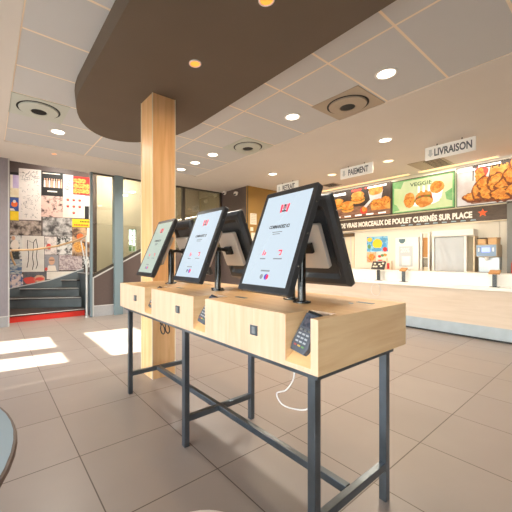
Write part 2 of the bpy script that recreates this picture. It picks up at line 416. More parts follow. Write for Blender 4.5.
MB().tube([(1.60,6.75,1.0),(1.52,6.85,1.55),(1.60,6.76,1.64)],.012).build('brace','alu',np_,smooth=True)

# ------------------------------------------------------------------ posters on the stair wall
P={'p1':(0.21,2.74,0.37,3.09),'p2':(0.21,2.54,0.37,2.74),'p3':(0.21,2.24,0.37,2.53),'p4':(0.21,2.03,0.37,2.23),'p5':(0.37,2.05,0.80,3.19),
'p6':(0.80,2.62,1.24,3.17),'p7':(0.80,2.14,1.24,2.62),'p8':(1.24,2.68,1.45,3.14),'p9':(1.45,2.70,1.81,3.12),'p10':(1.24,2.14,1.70,2.69),
'p11':(1.70,2.13,1.81,2.68),'p12':(0.21,1.71,0.80,2.03),'p13':(0.83,1.71,1.43,2.13),'p14':(1.43,1.93,1.81,2.12),'p15':(1.43,1.24,1.81,1.92),
'p16':(0.21,1.18,0.43,1.70),'p17':(0.43,0.89,0.86,1.70),'p18':(0.87,1.28,1.11,1.69),'p19':(1.12,1.28,1.43,1.70),'p20':(0.87,0.90,1.15,1.27),
'p21':(1.16,0.92,1.64,1.27),'p22':(0.21,0.85,0.43,1.17),'p23':(0.21,0.52,0.45,0.84),'p24':(0.46,0.62,0.91,0.88),'p25':(0.91,0.72,1.64,0.89),'p26':(1.65,0.98,1.81,1.23)}
def tt(n,a,b_,sc,**k): M[n]=two_tone(n,a,b_,sc,**k); return n
PT={
'p1':('lavender poster with a white margin at the top of the column beside the grey wall',[tt('pp1',(190,170,206),(206,188,214),4)]),
'p2':('small cream poster directly beneath the lavender one',[tt('pp2',(236,226,196),(224,206,170),10)]),
'p3':('small poster with an orange shape on deep blue, above the plain yellow poster',[tt('pp3',(60,84,150),(70,96,160),8)]),
'p4':('small plain yellow poster under the orange and blue one',[tt('pp4',(240,200,34),(250,212,50),5)]),
'p5':('tall pale poster covered with grey pencil sketches',[tt('pp5',(226,216,208),(232,222,214),9)]),
'p6':('black poster showing a row of people dressed in white',[tt('pp6',(22,22,22),(34,32,30),8)]),
'p7':('pink sepia poster of an old car and faces, under the black poster',[tt('pp7',(70,44,44),(226,190,176),9,lo=.36,hi=.5)]),
'p8':('narrow white poster with black line drawings beside the fried chicken poster',[tt('pp8',(226,222,218),(234,230,226),9)]),
'p9':('red poster filled with golden fried chicken',[tt('pp9',(196,40,34),(206,48,40),8)]),
'p10':('cream poster with seven small red cartons in rows',[tt('pp10',(238,226,210),(232,218,200),5)]),
'p11':('narrow strip poster, white above and black below, at the frame edge',[tt('pp11',(226,222,220),(214,212,212),6)]),
'p12':('wide dark panorama of a street with trees and cars',[tt('pp12',(58,46,42),(200,182,168),7,lo=.4,hi=.62)]),
'p13':('grey photograph poster of a cook in an old kitchen',[tt('pp13',(74,70,70),(206,200,196),7,lo=.38,hi=.6)]),
'p14':('yellow banner poster with two lines of small lettering',[tt('pp14',(244,202,30),(250,210,44),5)]),
'p15':('brown poster with a big golden drumstick shape under the yellow banner',[tt('pp15',(92,66,54),(216,172,130),6,lo=.4,hi=.6)]),
'p16':('photograph poster of a man in a white suit by dark foliage',[tt('pp16',(60,62,60),(226,222,216),6,lo=.42,hi=.56)]),
'p17':('large white poster with a loose black outline drawing of two legs',[tt('pp17',(224,216,208),(232,226,218),6)]),
'p18':('pale poster with a red heart-like patch, beside the outline drawing',[tt('pp18',(150,140,138),(232,220,214),8,lo=.36,hi=.5)]),
'p19':('black and white photograph poster of figures in aprons',[tt('pp19',(34,34,34),(228,224,220),8,lo=.44,hi=.54)]),
'p20':('portrait poster of a man with glasses on grey',[tt('pp20',(150,148,154),(164,160,164),5)]),
'p21':('mauve patterned poster made of many tiny portraits',[tt('pp21',(150,128,132),(210,194,192),22,lo=.42,hi=.56)]),
'p22':('small blue seaside poster above the red crowd poster',[tt('pp22',(84,112,150),(196,200,196),6,stretch=(1,1,4),lo=.42,hi=.56)]),
'p23':('small poster of a crowd in blue, pink and white just above the stringer',[tt('pp23',(74,100,150),(234,214,206),12,lo=.42,hi=.55)]),
'p24':('wide poster with coral red shapes on dark grey above the lower steps',[tt('pp24',(92,92,98),(112,110,114),6)]),
'p25':('long cream poster strip with one small grey word, above the stringer',[tt('pp25',(234,226,214),(228,218,206),6)]),
'p26':('black and white checkered strip poster behind the newel post',[tt('pp26',(30,30,32),(226,222,218),16,lo=.47,hi=.53)]),
}
M['sketch']=pm('sketch_ink',(96,90,92),.6); M['coral']=pm('coral_print',(222,84,72),.6); M['fried']=two_tone('fried_gold',(176,96,30),(244,186,92),26,lo=.36,hi=.62)
M['skin']=pm('portrait_tone',(214,168,140),.6); M['lilac']=pm('lilac_print',(188,168,206),.6); M['inkk']=pm('print_black',(28,26,26),.6); M['creamp']=pm('print_cream',(238,226,214),.6)
M['orangep']=pm('print_orange',(236,112,52),.6); M['teal']=pm('print_blue',(92,160,206),.6)
def put(mb, pts, k, n, m):        # flat print polygon on the stair wall
    mb.prism(pts, SA, SU, Z, SN, n, n+.0015, m)
rnd=random.Random(3)
for key,(a,b_,c_,d) in P.items():
    label,ms=PT[key]
    o=MB().prism([(a,b_),(c_,b_),(c_,d),(a,d)], SA, SU, Z, SN, 0.001, .006).build('poster',ms)
    tag(o,label,'poster','posters on the stair wall')
    mu,mv=(a+c_)/2,(b_+d)/2; wu,wv=c_-a,d-b_
    mb=MB(); mats=[]
    def scrib(n_, u0,v0,u1,v1, m, w=.006):
        for _ in range(n_):
            u=u0+(u1-u0)*rnd.random(); v=v0+(v1-v0)*rnd.random(); L=.02+.05*rnd.random(); an=rnd.random()*PI
            du,dv=math.cos(an)*L/2,math.sin(an)*L/2; ex,ey=-math.sin(an)*w/2,math.cos(an)*w/2
            put(mb,[(u-du-ex,v-dv-ey),(u+du-ex,v+dv-ey),(u+du+ex,v+dv+ey),(u-du+ex,v-dv+ey)],0,.006,m)
    if key=='p1': mats=['creamp','inkk']; put(mb,[(a,b_),(a+.05,b_),(a+.05,d-.06),(a,d-.06)],0,.006,0); put(mb,[(a,d-.06),(c_,d-.06),(c_,d),(a,d)],0,.006,1)
    if key=='p3': mats=['orangep','creamp']; put(mb,ellipse(wu*.40,wv*.22,16,.3,mu,mv,1),0,.006,0); put(mb,[(a,b_),(a+wu*.6,b_),(a+wu*.4,b_+.05),(a,b_+.05)],0,.006,1); put(mb,ellipse(wu*.18,wv*.12,12,.1,mu,mv+.06,1),0,.008,1)
    if key=='p5': mats=['sketch']; scrib(70,a+.03,b_+.05,c_-.03,d-.03,0,.005); scrib(40,a+.05,d-.3,c_-.05,d-.05,0,.007)
    if key=='p6':
        mats=['creamp','skin']
        for i in range(8):
            u=a+.05+i*.048; put(mb,[(u,mv-.08),(u+.04,mv-.08),(u+.035,mv+.08),(u+.006,mv+.08)],0,.006,i%2); put(mb,ellipse(.014,.02,10,0,u+.02,mv+.105),0,.006,1)
        put(mb,[(a+.03,d-.05),(c_-.06,d-.05),(c_-.06,d-.03),(a+.03,d-.03)],0,.006,0); put(mb,[(a+.12,b_+.09),(c_-.12,b_+.09),(c_-.12,b_+.12),(a+.12,b_+.12)],0,.006,0)
    if key=='p8': mats=['inkk']; scrib(22,a+.03,b_+.05,c_-.03,d-.05,0,.008)
    if key=='p9':
        mats=['fried','red_item']
        for i in range(11): put(mb,ellipse(.055+.02*rnd.random(),.045+.02*rnd.random(),14,.25,a+.06+(i%4)*.08,b_+.08+(i//4)*.12,i),0,.006+.0015*(i%3),0)
    if key=='p10':
        mats=['red_item','skin']
        for i in range(7):
            u=a+.10+(i%3)*.125 if i<6 else mu-.005; v=d-.13-(i//3)*.15
            put(mb,[(u-.022,v-.03),(u+.022,v-.03),(u+.03,v+.012),(u-.03,v+.012)],0,.006,0); put(mb,ellipse(.028,.014,10,.2,u,v+.02,i),0,.006,1)
    if key=='p11': mats=['inkk']; put(mb,[(a,b_),(c_-.02,b_),(c_-.02,b_+wv*.55),(a,b_+wv*.55)],0,.006,0)
    if key=='p14':
        mats=['inkk','red_item']
        for j,(v,u0) in enumerate(((d-.06,.45),(b_+.05,.12))):
            for i in range(9 if j else 6): 
                u=a+wu*u0+i*.034; put(mb,[(u,v-.016),(u+.024,v-.016),(u+.024,v+.016),(u,v+.016)],0,.006,j)
    if key=='p15': mats=['orangep','fried','creamp']; put(mb,ellipse(.075,.08,18,.1,mu-.02,d-.22,2),0,.006,0); put(mb,ellipse(.12,.13,18,.25,mu-.04,b_+.22,2),0,.006,1); put(mb,[(c_-.08,mv),(c_,mv),(c_,d),(c_-.06,d)],0,.006,2)
    if key=='p16': mats=['creamp','skin']; put(mb,ellipse(.075,.12,16,.15,mu-.02,mv+.04,2),0,.006,0); put(mb,ellipse(.035,.05,12,.05,mu-.05,mv+.2,2),0,.006,1)
    if key=='p17':
        mats=['inkk']
        for pts in ([(.25,.88),(.24,.70),(.30,.52),(.28,.30),(.22,.12)],[(.52,.80),(.50,.6),(.46,.42),(.52,.22),(.46,.06)],[(.62,.92),(.70,.70),(.64,.44),(.70,.20),(.62,.08)],[(.3,.86),(.5,.8),(.6,.9)]):
            for (u0,v0),(u1,v1) in zip(pts[:-1],pts[1:]):
                u0,v0,u1,v1=a+u0*wu,b_+v0*wv,a+u1*wu,b_+v1*wv
                put(mb,[(u0-.007,v0),(u1-.007,v1),(u1+.007,v1),(u0+.007,v0)],0,.006,0)
    if key=='p18': mats=['coral']; put(mb,ellipse(.05,.07,14,.3,mu-.04,b_+.18,2),0,.006,0)
    if key=='p20': mats=['skin','creamp','inkk','coral']; put(mb,[(a+.04,b_),(c_-.04,b_),(c_-.07,b_+.13),(a+.07,b_+.13)],0,.006,1); put(mb,ellipse(.062,.095,18,.04,mu,mv+.05,2),0,.007,0); put(mb,[(mu-.05,mv+.06),(mu+.05,mv+.06),(mu+.05,mv+.075),(mu-.05,mv+.075)],0,.009,2); put(mb,ellipse(.03,.04,10,.1,a+.03,b_+.05,3),0,.007,3)
    if key=='p24': mats=['coral','skin','creamp']; put(mb,ellipse(.12,.08,18,.25,a+.12,b_+.08,2),0,.006,0); put(mb,ellipse(.11,.09,18,.25,a+.31,b_+.11,3),0,.006,1); put(mb,ellipse(.09,.04,14,.2,a+.31,b_+.11,4),0,.008,0)
    if key=='p25': mats=['sketch']; [put(mb,[(mu+.05+i*.03,mv-.012),(mu+.072+i*.03,mv-.012),(mu+.072+i*.03,mv+.012),(mu+.05+i*.03,mv+.012)],0,.006,0) for i in range(8)]
    if mats: mb.build('print',mats,o)

# ------------------------------------------------------------------ pillar and dropped canopy
ZS=2.843
pl=thing('wood_pillar',(1.425,3.03,0),'square pale birch pillar rising behind the far end of the kiosk table','pillar')
MB().box(1.30,1.55,2.89,3.17,0,ZS).build('shaft','wood_pillar',pl)
e=MB()
for x,y in ((1.30,2.89),(1.55,2.89),(1.30,3.17),(1.55,3.17)): e.box(x-.004,x+.004,y-.004,y+.004,.0,ZS)
e.build('corner_strip','ecru',pl)
pts=[(.735,-3.1),(2.05,-3.1)]
cx,cy,R=1.3925,3.25,.6725
pts[0]=(.72,-3.1); pts[1]=(2.065,-3.1)
pts+=[(cx+R*math.cos(t),cy+1.14*math.sin(t)) for t in [PI*i/24 for i in range(25)]]
tp=[(.695 if x<.74 else x,y) for x,y in pts]
can=MB(); k=len(pts)
can.add([(x,y,ZS) for x,y in pts]+[(x-.03*min(1,max(0,(3.9-y)/.6))*(1 if x<1.39 else 0),y,ZC+.006) for x,y in pts],
        [tuple(range(k-1,-1,-1)),tuple(range(k,2*k))]+[(i,(i+1)%k,k+(i+1)%k,k+i) for i in range(k)])
tag(can.build('ceiling_canopy','canopy'),'dark brown dropped ceiling panel with a rounded end above the kiosk table','ceiling panel')

# ------------------------------------------------------------------ ceiling fittings
def lamp_obj(name, loc, energy, color, size=.16, blend=None):
    l=bpy.data.lights.new(name,'AREA'); l.shape='DISK'; l.size=size; l.energy=energy*3.2; l.color=color; l.spread=math.radians(160)
    o=bpy.data.objects.new(name,l); COL.objects.link(o); o.location=loc
    return o
def downlight(x,y,z,r,label,mat,energy,color,group='round recessed ceiling lights'):
    t=thing('ceiling_light',(x,y,z),label,'ceiling light',group)
    MB().rev([(r,0.0),(r*1.0,-.006),(r*.80,-.008),(r*.78,0)],(x,y,z),28,caps=False).build('ring','trimring',t,smooth=True)
    MB().rev([(r*.80,-.003),(r*.3,-.0035)],(x,y,z),28).build('diffuser',mat,t)
    lo=lamp_obj('lamp',(x,y,z-.02),energy,color,r*1.5)
WARM=(1,.80,.58); NEU=(1,.93,.83)
for x,y,l in ((3.0,1.42,'round white ceiling light in the tile beyond the square vent nearest the counter'),
              (3.0,2.56,'round white ceiling light between the two square vents over the counter side'),
              (3.03,4.32,'round ceiling light just past the vent beside the pillar, first of three'),
              (3.03,4.88,'round ceiling light in the middle of the row of three beyond the far square vent'),
              (3.04,5.42,'round ceiling light ending the row of three, close behind the pillar'),
              (.78,4.84,'round ceiling light next to the square vent near the stairs')):
    downlight(x,y,ZC+.008,.10,l,'lamp',7,NEU)
downlight(4.70,4.54,ZC,.10,'round ceiling light in smooth plaster, above the withdrawal sign','lamp',7,WARM)
downlight(4.66,2.22,ZC,.10,'round ceiling light in smooth plaster between the payment and delivery signs','lamp',7,WARM)
M['lamp_dim']=pm('lamp_dim',(255,232,196),.4,emit=(255,226,180),es=2)
downlight(5.72,3.82,ZC,.10,'small dim spotlight with two bulbs in the plaster, left of the payment sign','lamp_dim',3,WARM,'small warm spots in the plaster ceiling')
downlight(5.72,2.67,ZC,.10,'small warm spotlight in the plaster between payment sign and cove lamp','lamp_dim',3,WARM,'small warm spots in the plaster ceiling')
downlight(.89,5.88,ZC,.045,'tiny warm spotlight in the plaster strip before the poster wall','lamp_warm',3,WARM,'tiny warm spotlights')
downlight(1.39,2.24,ZS,.052,'tiny glowing amber spotlight in the dark canopy beside the pillar','lamp_warm',1.5,(1,.7,.4),'tiny warm spotlights')
downlight(1.405,1.41,ZS,.052,'tiny glowing amber spotlight in the dark canopy above the nearest kiosk','lamp_warm',1.5,(1,.7,.4),'tiny warm spotlights')
def vent(x,y,label,mat,h=.285):
    z=ZC+.008
    t=thing('ceiling_vent',(x,y,z),label,'vent','square ceiling air vents')
    MB().box(x-h*.99,x+h*.99,y-h,y+h,z-.006,z).build('plate',mat,t)
    MB().rev([(.225,0),(.225,-.002),(.20,-.002)],(x,y,z-.006),40).build('gap','vent_black',t)
    MB().rev([(.205,-.002),(.20,-.016),(.10,-.03),(.085,-.03),(.08,-.004)],(x,y,z-.006),40).build('cone',mat,t,smooth=True)
    MB().rev([(.079,-.026),(.01,-.027)],(x,y,z-.006),32).build('throat','vent_black',t)
vent(.485,4.25,'square air vent with a round diffuser in the ceiling tiles near the stairs','vent')
vent(3.255,3.68,'square air vent with a round diffuser in the tiles between lights, beside the pillar','vent')
vent(3.26,1.975,'square tan air vent with a round diffuser nearest the counter','vent_tan')
g=thing('air_grille',(6.5,2.26,ZC),'rectangular slotted ceiling grille behind the delivery sign','grille','slotted grilles in the plaster')
MB().box(6.2,6.85,2.0,2.55,ZC-.008,ZC).build('frame','vent_tan',g)
for i in range(7): MB().box(6.25+i*.085,6.275+i*.085,2.04,2.3,ZC-.012,ZC-.008).build('slat','vent_black',g)
g=thing('air_grille',(6.5,4.35,ZC),'small slotted ceiling grille just above the burger menu board','grille','slotted grilles in the plaster')
MB().box(6.35,6.7,4.2,4.55,ZC-.008,ZC).build('frame','vent_tan',g)
for i in range(5): MB().box(6.39+i*.06,6.42+i*.06,4.24,4.51,ZC-.012,ZC-.008).build('slat','vent_black',g)
for y0,y1,l in ((1.40,2.62,'long warm cove lamp over the fried chicken and green menu boards'),(2.82,4.95,'long warm cove lamp over the burger menu board')):
    t=thing('cove_light',(6.85,(y0+y1)/2,ZC),l,'ceiling light','linear cove lamps above the menu boards')
    MB().box(6.86,6.99,y0-.02,y1+.02,ZC-.012,ZC).build('housing','trimring',t)
    MB().box(6.88,6.97,y0,y1,ZC-.016,ZC-.012).build('diffuser','cove',t)
for y,l,z in ((6.50,'white dome camera under the ceiling at the glass end of the brown wall',2.925),(6.03,'white bullet camera on the brown wall close to the ochre corner',2.83)):
    t=thing('security_camera',(4.95,y,z),l,'camera','white ceiling cameras')
    MB().sphere((4.93,y,z-.02),.055,14).build('dome','white',t,smooth=True)
    MB().cyl((4.93,y,z),(4.99,y,z+.015),.022).build('mount','white',t)
    MB().cyl((4.90,y-.02,z-.04),(4.87,y-.03,z-.055),.02).build('lens','black',t)

# hanging signs
def hang_sign(y0,y1,word,label,tw):
    t=thing('hanging_sign',(5.45,(y0+y1)/2,2.92),label,'sign','hanging direction signs')
    MB().box(5.435,5.465,y0,y1,2.72,2.918).build('board','sign',t,.003)
    for y in (y0+.16,y1-.16):
        MB().cyl((5.45,y,2.915),(5.45,y,ZC),.008).build('rod','frame_dark',t)
    cu=(y0+y1)/2
    text_mesh('lettering',word,'sign_ink',t,(5.435,cu-.045,2.819),-Y,Z,-X,tw,.115,.002,.03)
    a=MB(); yc=y1-.075
    a.prism([(-.02,.055),(.02,.055),(.02,-.01),(.04,-.01),(0,-.06),(-.04,-.01),(-.02,-.01)],(5.435,yc,2.819),-Y,Z,-X,0,.0015)
    a.build('arrow','sign_pale',t)
hang_sign(1.34,1.975,'LIVRAISON','white hanging sign lettered LIVRAISON with a pale arrow',.47)
hang_sign(2.81,3.445,'PAIEMENT','white hanging sign lettered PAIEMENT over the middle of the counter',.39)
hang_sign(4.48,5.115,'RETRAIT','white hanging sign lettered RETRAIT, partly hidden by the nearest kiosk screen',.36)

# ------------------------------------------------------------------ menu boards and fascia
M['mb_dark']=two_tone('menu_dark',(46,36,32),(96,72,58),2.2,.55,lo=.3,hi=.7)
M['mb_green']=two_tone('menu_pale',(238,236,190),(206,224,150),1.6,.75,lo=.35,hi=.68)
M['mb_green_e']=two_tone('menu_leaf',(156,208,132),(124,190,112),6,.65)
M['mb_white']=two_tone('menu_white',(240,234,228),(214,190,170),1.8,.7,lo=.4,hi=.75)
M['mb_crumb']=two_tone('menu_chicken',(178,84,20),(250,176,70),24,.75,lo=.34,hi=.62,mid=(232,134,40))
M['mb_bun']=two_tone('menu_bun',(222,128,44),(246,178,84),9,.75)
M['mb_salad']=two_tone('menu_salad',(110,150,50),(200,60,40),18,.6)
M['mb_brown']=two_tone('menu_table',(140,92,66),(186,132,100),5,.55,stretch=(1,1,6))
M['mb_white_ink']=pm('menu_ink_white',(244,240,234),.5,emit=(244,240,234),es=.6)
M['mb_red']=pm('menu_ink_red',(210,52,40),.5,emit=(210,52,40),es=.5)
M['mb_greenink']=pm('menu_ink_green',(70,96,60),.5,emit=(70,96,60),es=.3)
MENU=['mb_crumb','mb_bun','mb_salad','mb_brown','mb_white_ink','mb_red','mb_green_e','mb_dark','mb_white','mb_shade']
M['mb_shade']=two_tone('menu_shadow',(120,52,14),(170,84,28),20,.5)  # shadow behind each chicken piece drawn as a darker colour
def board(y0,y1,z0,z1,mat,label):
    t=thing('menu_board',(7.0,(y0+y1)/2,z0),label,'menu board','lit menu boards over the counter')
    MB().box(6.985,7.055,y0,y1,z0,z1).build('screen',mat,t)
    e=MB()
    e.add([(6.98,y0-.004,z0-.012),(6.98,y1+.004,z0-.012),(6.98,y1+.004,z1+.012),(6.98,y0-.004,z1+.012),(6.98,y0+.004,z0),(6.98,y1-.004,z0),(6.98,y1-.004,z1),(6.98,y0+.004,z1)],[(0,1,5,4),(1,2,6,5),(2,3,7,6),(3,0,4,7)]); e.add([],[])
    e.build('bezel','frame_dark',t).modifiers.new('thick','SOLIDIFY').thickness=.02
    return t,MB(),Vector((6.985,y1,z0)),y1-y0,z1-z0
class Pic:
    def __init__(s,B): s.t,s.mb,s.o,s.w,s.h=B; s.k=0; s.su=1
    def el(s,u,v,ru,rv,m,wob=.12,n=26):
        s.k+=1; s.mb.prism(ellipse(ru*s.su,rv,n,wob,u*s.w*s.su,v*s.h,s.k), s.o,-Y,Z,-X,.0004*s.k,.0004*s.k+.0004,m)
    def rc(s,u0,v0,u1,v1,m):
        s.k+=1; s.mb.prism([(u0*s.w,v0*s.h),(u1*s.w,v0*s.h),(u1*s.w,v1*s.h),(u0*s.w,v1*s.h)], s.o,-Y,Z,-X,.0004*s.k,.0004*s.k+.0004,m)
    def pg(s,pts,m):
        s.k+=1; s.mb.prism([(a*s.w*s.su,b_*s.h) for a,b_ in pts], s.o,-Y,Z,-X,.0004*s.k,.0004*s.k+.0004,m)
    def burger(s,u,v,r):
        k=s.h/s.w
        s.el(u,v-.42*r,r*.52,r*.2,4,.03) if False else None
        s.el(u,v-.05,r,r*.42,1); s.el(u,v+.01,r*1.08,r*.36,2); s.el(u,v+.04,r*1.0,r*.4,0,.2); s.el(u,v+.14,r*.98,r*.5,1)
    def done(s): s.mb.build('picture',MENU,s.t)
p=Pic(board(3.20,4.74,2.16,2.86,'mb_dark','lit dark menu board showing burgers, a bucket and a tray of chicken'))
p.rc(0,.02,1,.38,3)
for u,v,r in ((.16,.50,.15),(.50,.62,.17),(.33,.36,.16)): p.burger(u,v,r)
p.rc(.07,.84,.30,.92,4); p.rc(.05,.85,.07,.91,5); p.rc(.40,.90,.56,.96,5)
p.pg([(.70,.50),(.86,.50),(.89,.82),(.67,.82)],8); p.el(.78,.84,.17,.10,0,.2); p.el(.78,.78,.15,.08,1,.2)
p.pg([(.72,.18),(.99,.18),(.99,.40),(.70,.40)],1); p.el(.84,.42,.20,.09,0,.25); p.el(.92,.46,.12,.08,0,.25)
p.el(.60,.22,.085,.08,5,.1); p.el(.61,.25,.06,.07,0,.2); p.pg([(.60,.35),(.70,.55),(.73,.5),(.64,.30)],8)
p.rc(.66,.92,.94,.97,4); p.rc(.62,.92,.645,.97,5)
for i in range(5): p.rc(.10+i*.18,.05,.21+i*.18,.10,4)
p.done()
p=Pic(board(2.03,3.17,2.16,2.835,'mb_green','lit pale green menu board lettered VEGGIE with three sandwiches'))
p.rc(0,0,1,.035,6); p.rc(0,.965,1,1,6); p.rc(0,0,.03,1,6); p.rc(.965,0,1,1,6)
p.pg([(.03,.80),(.03,.96),(.20,.96),(.15,.75)],6); p.pg([(.03,.06),(.03,.30),(.08,.24),(.13,.08)],6); p.pg([(.96,.2),(.96,.55),(.86,.45),(.88,.25)],6)
p.el(.50,.28,.32,.09,4,.05)
p.el(.30,.36,.11,.16,1); p.el(.30,.33,.11,.09,0); p.el(.54,.35,.17,.17,1); p.el(.54,.33,.175,.09,2); p.el(.54,.27,.16,.09,1)
p.pg([(.68,.30),(.80,.30),(.83,.58),(.65,.58)],4); p.el(.74,.64,.12,.12,1); p.el(.74,.70,.09,.08,0)
for u in (.44,.52,.60): p.rc(u,.55,u+.03,.74,4)
p.done()
text_mesh('lettering','VEGGIE','mb_greenink',p.t,p.o+Vector((0,-p.w*.49,p.h*.82)),-Y,Z,-X,.40,.075,.016,.012)
p=Pic(board(.78,2.0,2.16,2.87,'mb_white','lit white menu board with a heap of golden fried chicken and fries')); p.su=.86; p.o=p.o+Vector((0,.10,0)); p.rc(.082,0,.09,1,8)
p.pg([(.30,.03),(1.25,.03),(1.25,.98),(.45,.98),(.36,.6)],3); p.pg([(.32,.62),(1,.70),(1,1),(.32,1)],7)
p.pg([(.33,.55),(.52,.48),(.56,.90),(.34,.92)],8); p.el(.44,.80,.11,.12,5,.3); p.el(.42,.72,.08,.14,0,.3)
rr=random.Random(8)
for i in range(15): p.pg([(.55+.02*i,.62),(.57+.02*i,.62),(.58+.02*i+.02*rr.random(),.84+.12*rr.random()),(.56+.02*i,.84+.1*rr.random())],1)
for u,v,a_,b2 in ((.36,.22,.20,.09),(.40,.34,.11,.16),(.50,.52,.14,.12),(.55,.30,.18,.14),(.66,.50,.17,.16),(.78,.36,.20,.16),(.86,.62,.16,.16),(.72,.20,.20,.11),(.92,.26,.20,.13),(.94,.86,.16,.16),(1.05,.5,.2,.2),(1.1,.25,.2,.16)): p.el(u,v-.02,a_*1.06,b2*1.12,9,.28); p.el(u,v,a_*.93,b2*.9,0,.28); p.el(u-.02,v+.03,a_*.5,b2*.4,1,.4)
p.rc(.08,.88,.30,.93,4); p.rc(.35,.93,.60,.97,4)
p.done()
fs=thing('fascia_sign',(7.0,2.9,1.87),'long dark brown fascia board with white lettering and an orange star above the counter','sign')
MB().box(6.99,7.06,1.29,5.1,1.86,2.125).build('board','band',fs)
for z0,z1 in ((1.84,1.86),(2.125,2.14)):
    MB().box(6.975,7.06,1.29,5.1,z0,z1).build('ledge','ecru',fs)
y0,y1=1.77,4.42
text_mesh('lettering','DE VRAIS MORCEAUX DE POULET CUISIN\u00c9S SUR PLACE','band_txt',fs,(6.99,(y0+y1)/2,2.005),-Y,Z,-X,y1-y0,.15,.002,.05)
stp=[((.075 if i%2==0 else .032)*math.sin(PI*i/5),(.075 if i%2==0 else .032)*math.cos(PI*i/5)) for i in range(10)]
MB().prism(stp,(6.99,1.62,2.005),-Y,Z,-X,.001,.004).build('star','star',fs)
b=MB()
for i in range(9): 
    y=3.0-i*.15; b.prism([(0,0),(.09,0),(.08,.02),(.01,.025)],(6.99,y,1.88),-Y,Z,-X,.001,.003)
M['dash']=pm('fascia_dash',(150,176,190),.5); b.build('print','dash',fs)

# ------------------------------------------------------------------ service counter
ct=thing('service_counter',(5.9,2.4,0),'long service counter with pale wood front, white top and steel kick plate','counter')
CY0,CY1=-1.6,5.0
MB().box(5.78,5.86,CY0,CY1,.205,.735).build('front_panel','wood_counter',ct)
MB().box(5.775,5.80,CY0,CY1,.03,.205).build('kick_plate','steel_kick',ct)
MB().box(5.80,5.86,CY0,CY1,0,.05).build('plinth','black',ct)
MB().box(5.75,6.08,CY0,CY1,.73,.775).build('ledge','white',ct,.004)
MB().box(6.05,6.09,CY0,CY1,.775,.935).build('upstand','white',ct)
MB().box(6.03,6.45,CY0,CY1,.935,.965).build('worktop','white',ct,.004)
MB().box(5.86,6.42,CY0,CY1,.0,.73).build('carcass','ecru',ct)
# wall cladding behind the counter
pb=MB().box(7.035,7.06,1.40,4.05,.96,1.85); tag(pb.build('wall_panel','clad'),'large plain white cladding panel behind the counter machines','panel')
bc=thing('back_counter',(6.8,2.6,0),'long back counter with a thin wooden edge below the machines','counter')
MB().box(6.62,7.04,1.0,5.0,0,.90).build('carcass','white_warm',bc)
MB().box(6.58,7.055,1.0,5.0,.90,.935).build('worktop','hopper',bc,.003)
cp=thing('corner_post',(6.95,1.26,0),'dark grey upright post under the end of the fascia, beside the coffee machine','post')
MB().box(6.92,7.0,1.19,1.282,.935,2.12).build('shaft','post_grey',cp); MB().box(6.91,7.01,1.185,1.287,2.12,2.138).build('cap','frame_dark',cp)
kd=thing('kitchen_hatch',(7.05,4.35,.96),'pale kitchen hatch with a dark top shelf, behind the nearest kiosk','hatch')
MB().box(7.03,7.06,4.09,4.9,.96,1.72).build('panel','ecru',kd); MB().box(7.0,7.06,4.09,4.9,1.72,1.80).build('shelf','kitchen_dark',kd)
for y in (4.16,4.32): MB().box(7.015,7.03,y,y+.02,.96,1.72).build('stile','alu',kd)
# colourful wall posters (generic)
M['pz_blue']=two_tone('poster_blue',(70,160,220),(150,208,236),9,lo=.44,hi=.56)
M['pz_red']=two_tone('poster_red',(206,56,46),(244,190,150),9,lo=.42,hi=.56)
M['pz_white']=two_tone('poster_white',(240,236,230),(226,216,206),7)
def wp(y0,y1,z0,z1,mat,label,deco):
    o=MB().box(7.029,7.034,y0,y1,z0,z1).build('promo_poster',mat); tag(o,label,'poster','promotion posters behind the counter')
    mb=MB()
    for (u,v,ru,rv,m) in deco: mb.prism(ellipse(ru,rv,20,.12,u,v,3),(7.029,y1,z0),-Y,Z,-X,.0005+.0006*m,.001+.0006*m,m)
    mb.build('print',['yellow','teal','mb_crumb','red_item','green'],o)
wp(3.29,3.77,1.345,1.69,'pz_blue','bright blue promotion poster with a yellow patch, on the white kitchen panel',[(.25,.18,.11,.11,0),(.25,.05,.10,.04,1),(.07,.28,.06,.05,0),(.42,.05,.05,.05,3),(.40,.26,.05,.05,1),(.06,.12,.04,.05,4)])
wp(3.55,3.77,1.10,1.335,'pz_red','small red promotion poster under the blue one',[(.11,.12,.07,.08,2),(.11,.10,.04,.05,0)])
wp(3.29,3.54,1.10,1.335,'pz_white','small white promotion poster with a few snacks, under the blue one',[(.07,.14,.04,.03,3),(.13,.16,.04,.03,4),(.19,.17,.04,.03,2),(.08,.05,.06,.015,3)])
# soft serve machine
sm=thing('ice_cream_machine',(6.85,2.78,.935),'white soft-serve machine with a grey shield badge on the back counter','machine')
MB().box(6.72,7.02,2.555,3.0,.955,1.62).build('body','white',sm,.012)
MB().box(6.712,6.722,2.66,2.92,1.03,1.44).build('door','panel_grey',sm,.006)
MB().box(6.705,6.714,2.70,2.86,1.05,1.24).build('window','white',sm,.004)
sh=[(-.06,.045),(.06,.045),(.06,-.005),(.03,-.04),(0,-.05),(-.03,-.04),(-.06,-.005)]
MB().prism(sh,(6.718,2.86,1.545),-Y,Z,-X,0,.003).build('badge','shield',sm)
text_mesh('lettering','20%','white',sm,(6.711,2.80,1.36),-Y,Z,-X,.17,.09,.003,.02)
for y in (2.6,2.95): MB().cyl((6.80,y,.935),(6.80,y,.958),.02).build('foot','black',sm)
MB().box(6.66,6.72,2.70,2.86,.945,.965).build('drip_tray','black',sm)
